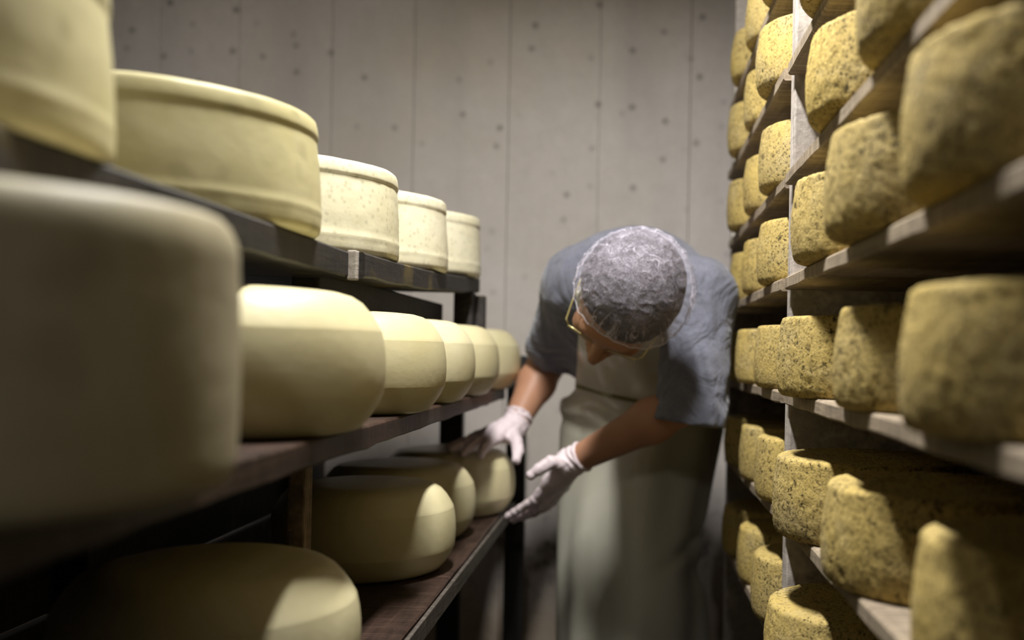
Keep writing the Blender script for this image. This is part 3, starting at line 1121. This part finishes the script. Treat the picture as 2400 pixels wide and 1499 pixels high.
# spectacles, hair, hairnet, gloves
for s in 'RL':
    wr = WR_R if s == 'R' else WR_L
    el = EL_R if s == 'R' else EL_L
    ax_ = unit(np.array(wr) - np.array(el))
    cuff0 = np.array(wr) - ax_ * .035

    def glove_fn(p, s=s, wr=wr, ax_=ax_, cuff0=cuff0):
        d = hand(p, s, .0008)
        al = (p - cuff0.astype(np.float32)) @ ax_.astype(np.float32)
        c = capsule(p, tuple(cuff0 - ax_ * .01), wr, .0305, .0285) + .0022 * np.sin(al * 420 + 3 * np.sin(p[:, 2] * 90))
        c = np.maximum(c, -al)
        c = smin(c, ellipsoid(p, tuple(cuff0 + ax_ * .004), (.0325, .0325, .0325)) + np.abs(al - .003) * 1.2, .004)
        d = smin(d, c, .006)
        return d + .0006 * np.sin(p[:, 0] * 300 + 2 * np.sin(p[:, 2] * 200))
    pts = np.array([q for k in FING[s].values() for q in k] + [wr, tuple(cuff0)])
    implicit('glove', glove_fn, tuple(pts.min(0) - .045), tuple(pts.max(0) + .045), .0022, M['glove'], person)


def hair_fn(p):
    q = (p - HC.astype(np.float32)) @ HR.T
    d = ellipsoid(q, (.003, -.012, .022), (.0910, .101, .0955))
    d = d + .0007 * np.sin(q[:, 0] * 210 + 5 * np.sin(q[:, 1] * 50))
    # hairline across the forehead, round the ears and down to the nape
    line = np.where(q[:, 1] > .02, .048 + .25 * (q[:, 1] - .06), .035 - .75 * (.02 - q[:, 1]))
    line = line - .45 * np.maximum(q[:, 0] + .02, 0)
    line = np.maximum(line, -.075)
    return np.maximum(d, line - q[:, 2])


implicit('hair', hair_fn, tuple(HC - .135), tuple(HC + .135), .0035, M['hair'], person)


def net_point(th, ph, off=0.0):
    """th: polar from the crown, ph: azimuth (0 = forehead, + = his left)"""
    pl, pf, pu = math.sin(th) * math.sin(ph), math.sin(th) * math.cos(ph), math.cos(th)
    r = 1.0 / math.sqrt((pl / .0945) ** 2 + (pf / .099) ** 2 + (pu / .100) ** 2)
    loose = max(0.0, math.sin(ph + .3)) ** 2 * math.sin(min(th, 1.7)) ** 2 * .016
    loose += max(0.0, math.cos(ph - 2.6)) ** 2 * math.sin(min(th, 1.7)) ** 2 * .014
    e = max(0.0, (th - .75) / .9)
    pleat = .0011 * e * (math.sin(ph * 23 + 2.5 * math.sin(th * 3)) + .6 * math.sin(ph * 41 + 1.7))
    n = mnoise.fractal(Vector((pl * 3.2, pf * 3.2, pu * 3.2)), 0.8, 2.0, 4)
    ridge = (1 - abs(mnoise.noise(Vector((pl * 5, pf * 5, pu * 5 + 9))))) ** 6
    r += .0009 * n + pleat + loose + .0014 * ridge + off
    return hw(pl * r, -.010 + pf * r, .020 + pu * r)


def net_edge(ph):
    # low over the forehead, lower at the nape
    return 1.27 + .10 * math.cos(ph) + .42 * (0.5 - 0.5 * math.cos(ph)) + .30 * math.sin(ph) ** 2


NP, NT_ = 220, 74
vv, ff = [], []
for i in range(NT_ + 1):
    for k in range(NP):
        ph = 2 * math.pi * k / NP - math.pi
        vv.append(net_point(.002 + (net_edge(ph)) * i / NT_, ph))
for i in range(NT_):
    for k in range(NP):
        a, b = i * NP + k, i * NP + (k + 1) % NP
        ff.append((a, a + NP, b + NP, b))
net = link_mesh('hairnet', mesh_from('hairnet', vv, ff), M['net'], person)
uvl = net.data.uv_layers.new(name='UVMap')
for poly in net.data.polygons:
    for li, vi in zip(poly.loop_indices, poly.vertices):
        k, i = vi % NP, vi // NP
        u = k / NP
        if k == 0 and poly.index % NP == NP - 1:
            u = 1.0
        uvl.data[li].uv = (u, i / NT_)
# the elastic rim
rim = tube_mesh('elastic_rim', [[net_point(net_edge(2 * math.pi * k / 120 - math.pi), 2 * math.pi * k / 120 - math.pi) for k in range(120)]], .0007, 6, True)
ro = link_mesh('elastic_rim', rim, M['net_fold'], person)
ro.parent = net
ro.location = (0, 0, 0)

# spectacles slipped down the nose
gl = link_mesh('spectacles', tube_mesh('spectacles', [[hw(-.011, .098, -.018), hw(-.004, .102, -.014), hw(.004, .102, -.014), hw(.011, .098, -.018)]], .0014, 8), M['gold'], person)


def lens_loop(s, n=36, k=1.0):
    out = []
    for i in range(n):
        a = 2 * math.pi * i / n
        ca, sa = math.cos(a), math.sin(a)
        x = math.copysign(abs(ca) ** .55, ca) * .027 * k
        y = math.copysign(abs(sa) ** .6, sa) * .017 * k
        out.append(hw(s * .038 + x, .099 - .16 * abs(s * .038 + x) + .12 * y, -.024 + y))
    return out


for s in (-1, 1):
    f1 = link_mesh('lens_rim', tube_mesh('lens_rim', [lens_loop(s)], .0012, 6, True), M['gold'], person)
    lp = lens_loop(s, 36, .98)
    c = np.mean(np.array(lp), 0)
    th_ = hf * .0008
    vs_ = [tuple(np.array(q) + th_) for q in lp] + [tuple(np.array(q) - th_) for q in lp]
    n = len(lp)
    fs_ = [tuple(range(n)), tuple(range(2 * n - 1, n - 1, -1))] + [(i, i + n, (i + 1) % n + n, (i + 1) % n) for i in range(n)]
    f2 = link_mesh('lens', mesh_from('lens', vs_, fs_, False), M['glass'], person)
    tp = [hw(s * .065, .089, -.014), hw(s * .073, .082, -.012), hw(s * .078, .045, -.006), hw(s * .083, .0, .002), hw(s * .083, -.02, -.012)]
    f3 = link_mesh('temple', tube_mesh('temple', [tp], .0016, 6), M['gold'], person)
    for q in (f1, f2, f3):
        q.parent = gl
        q.location = (0, 0, 0)
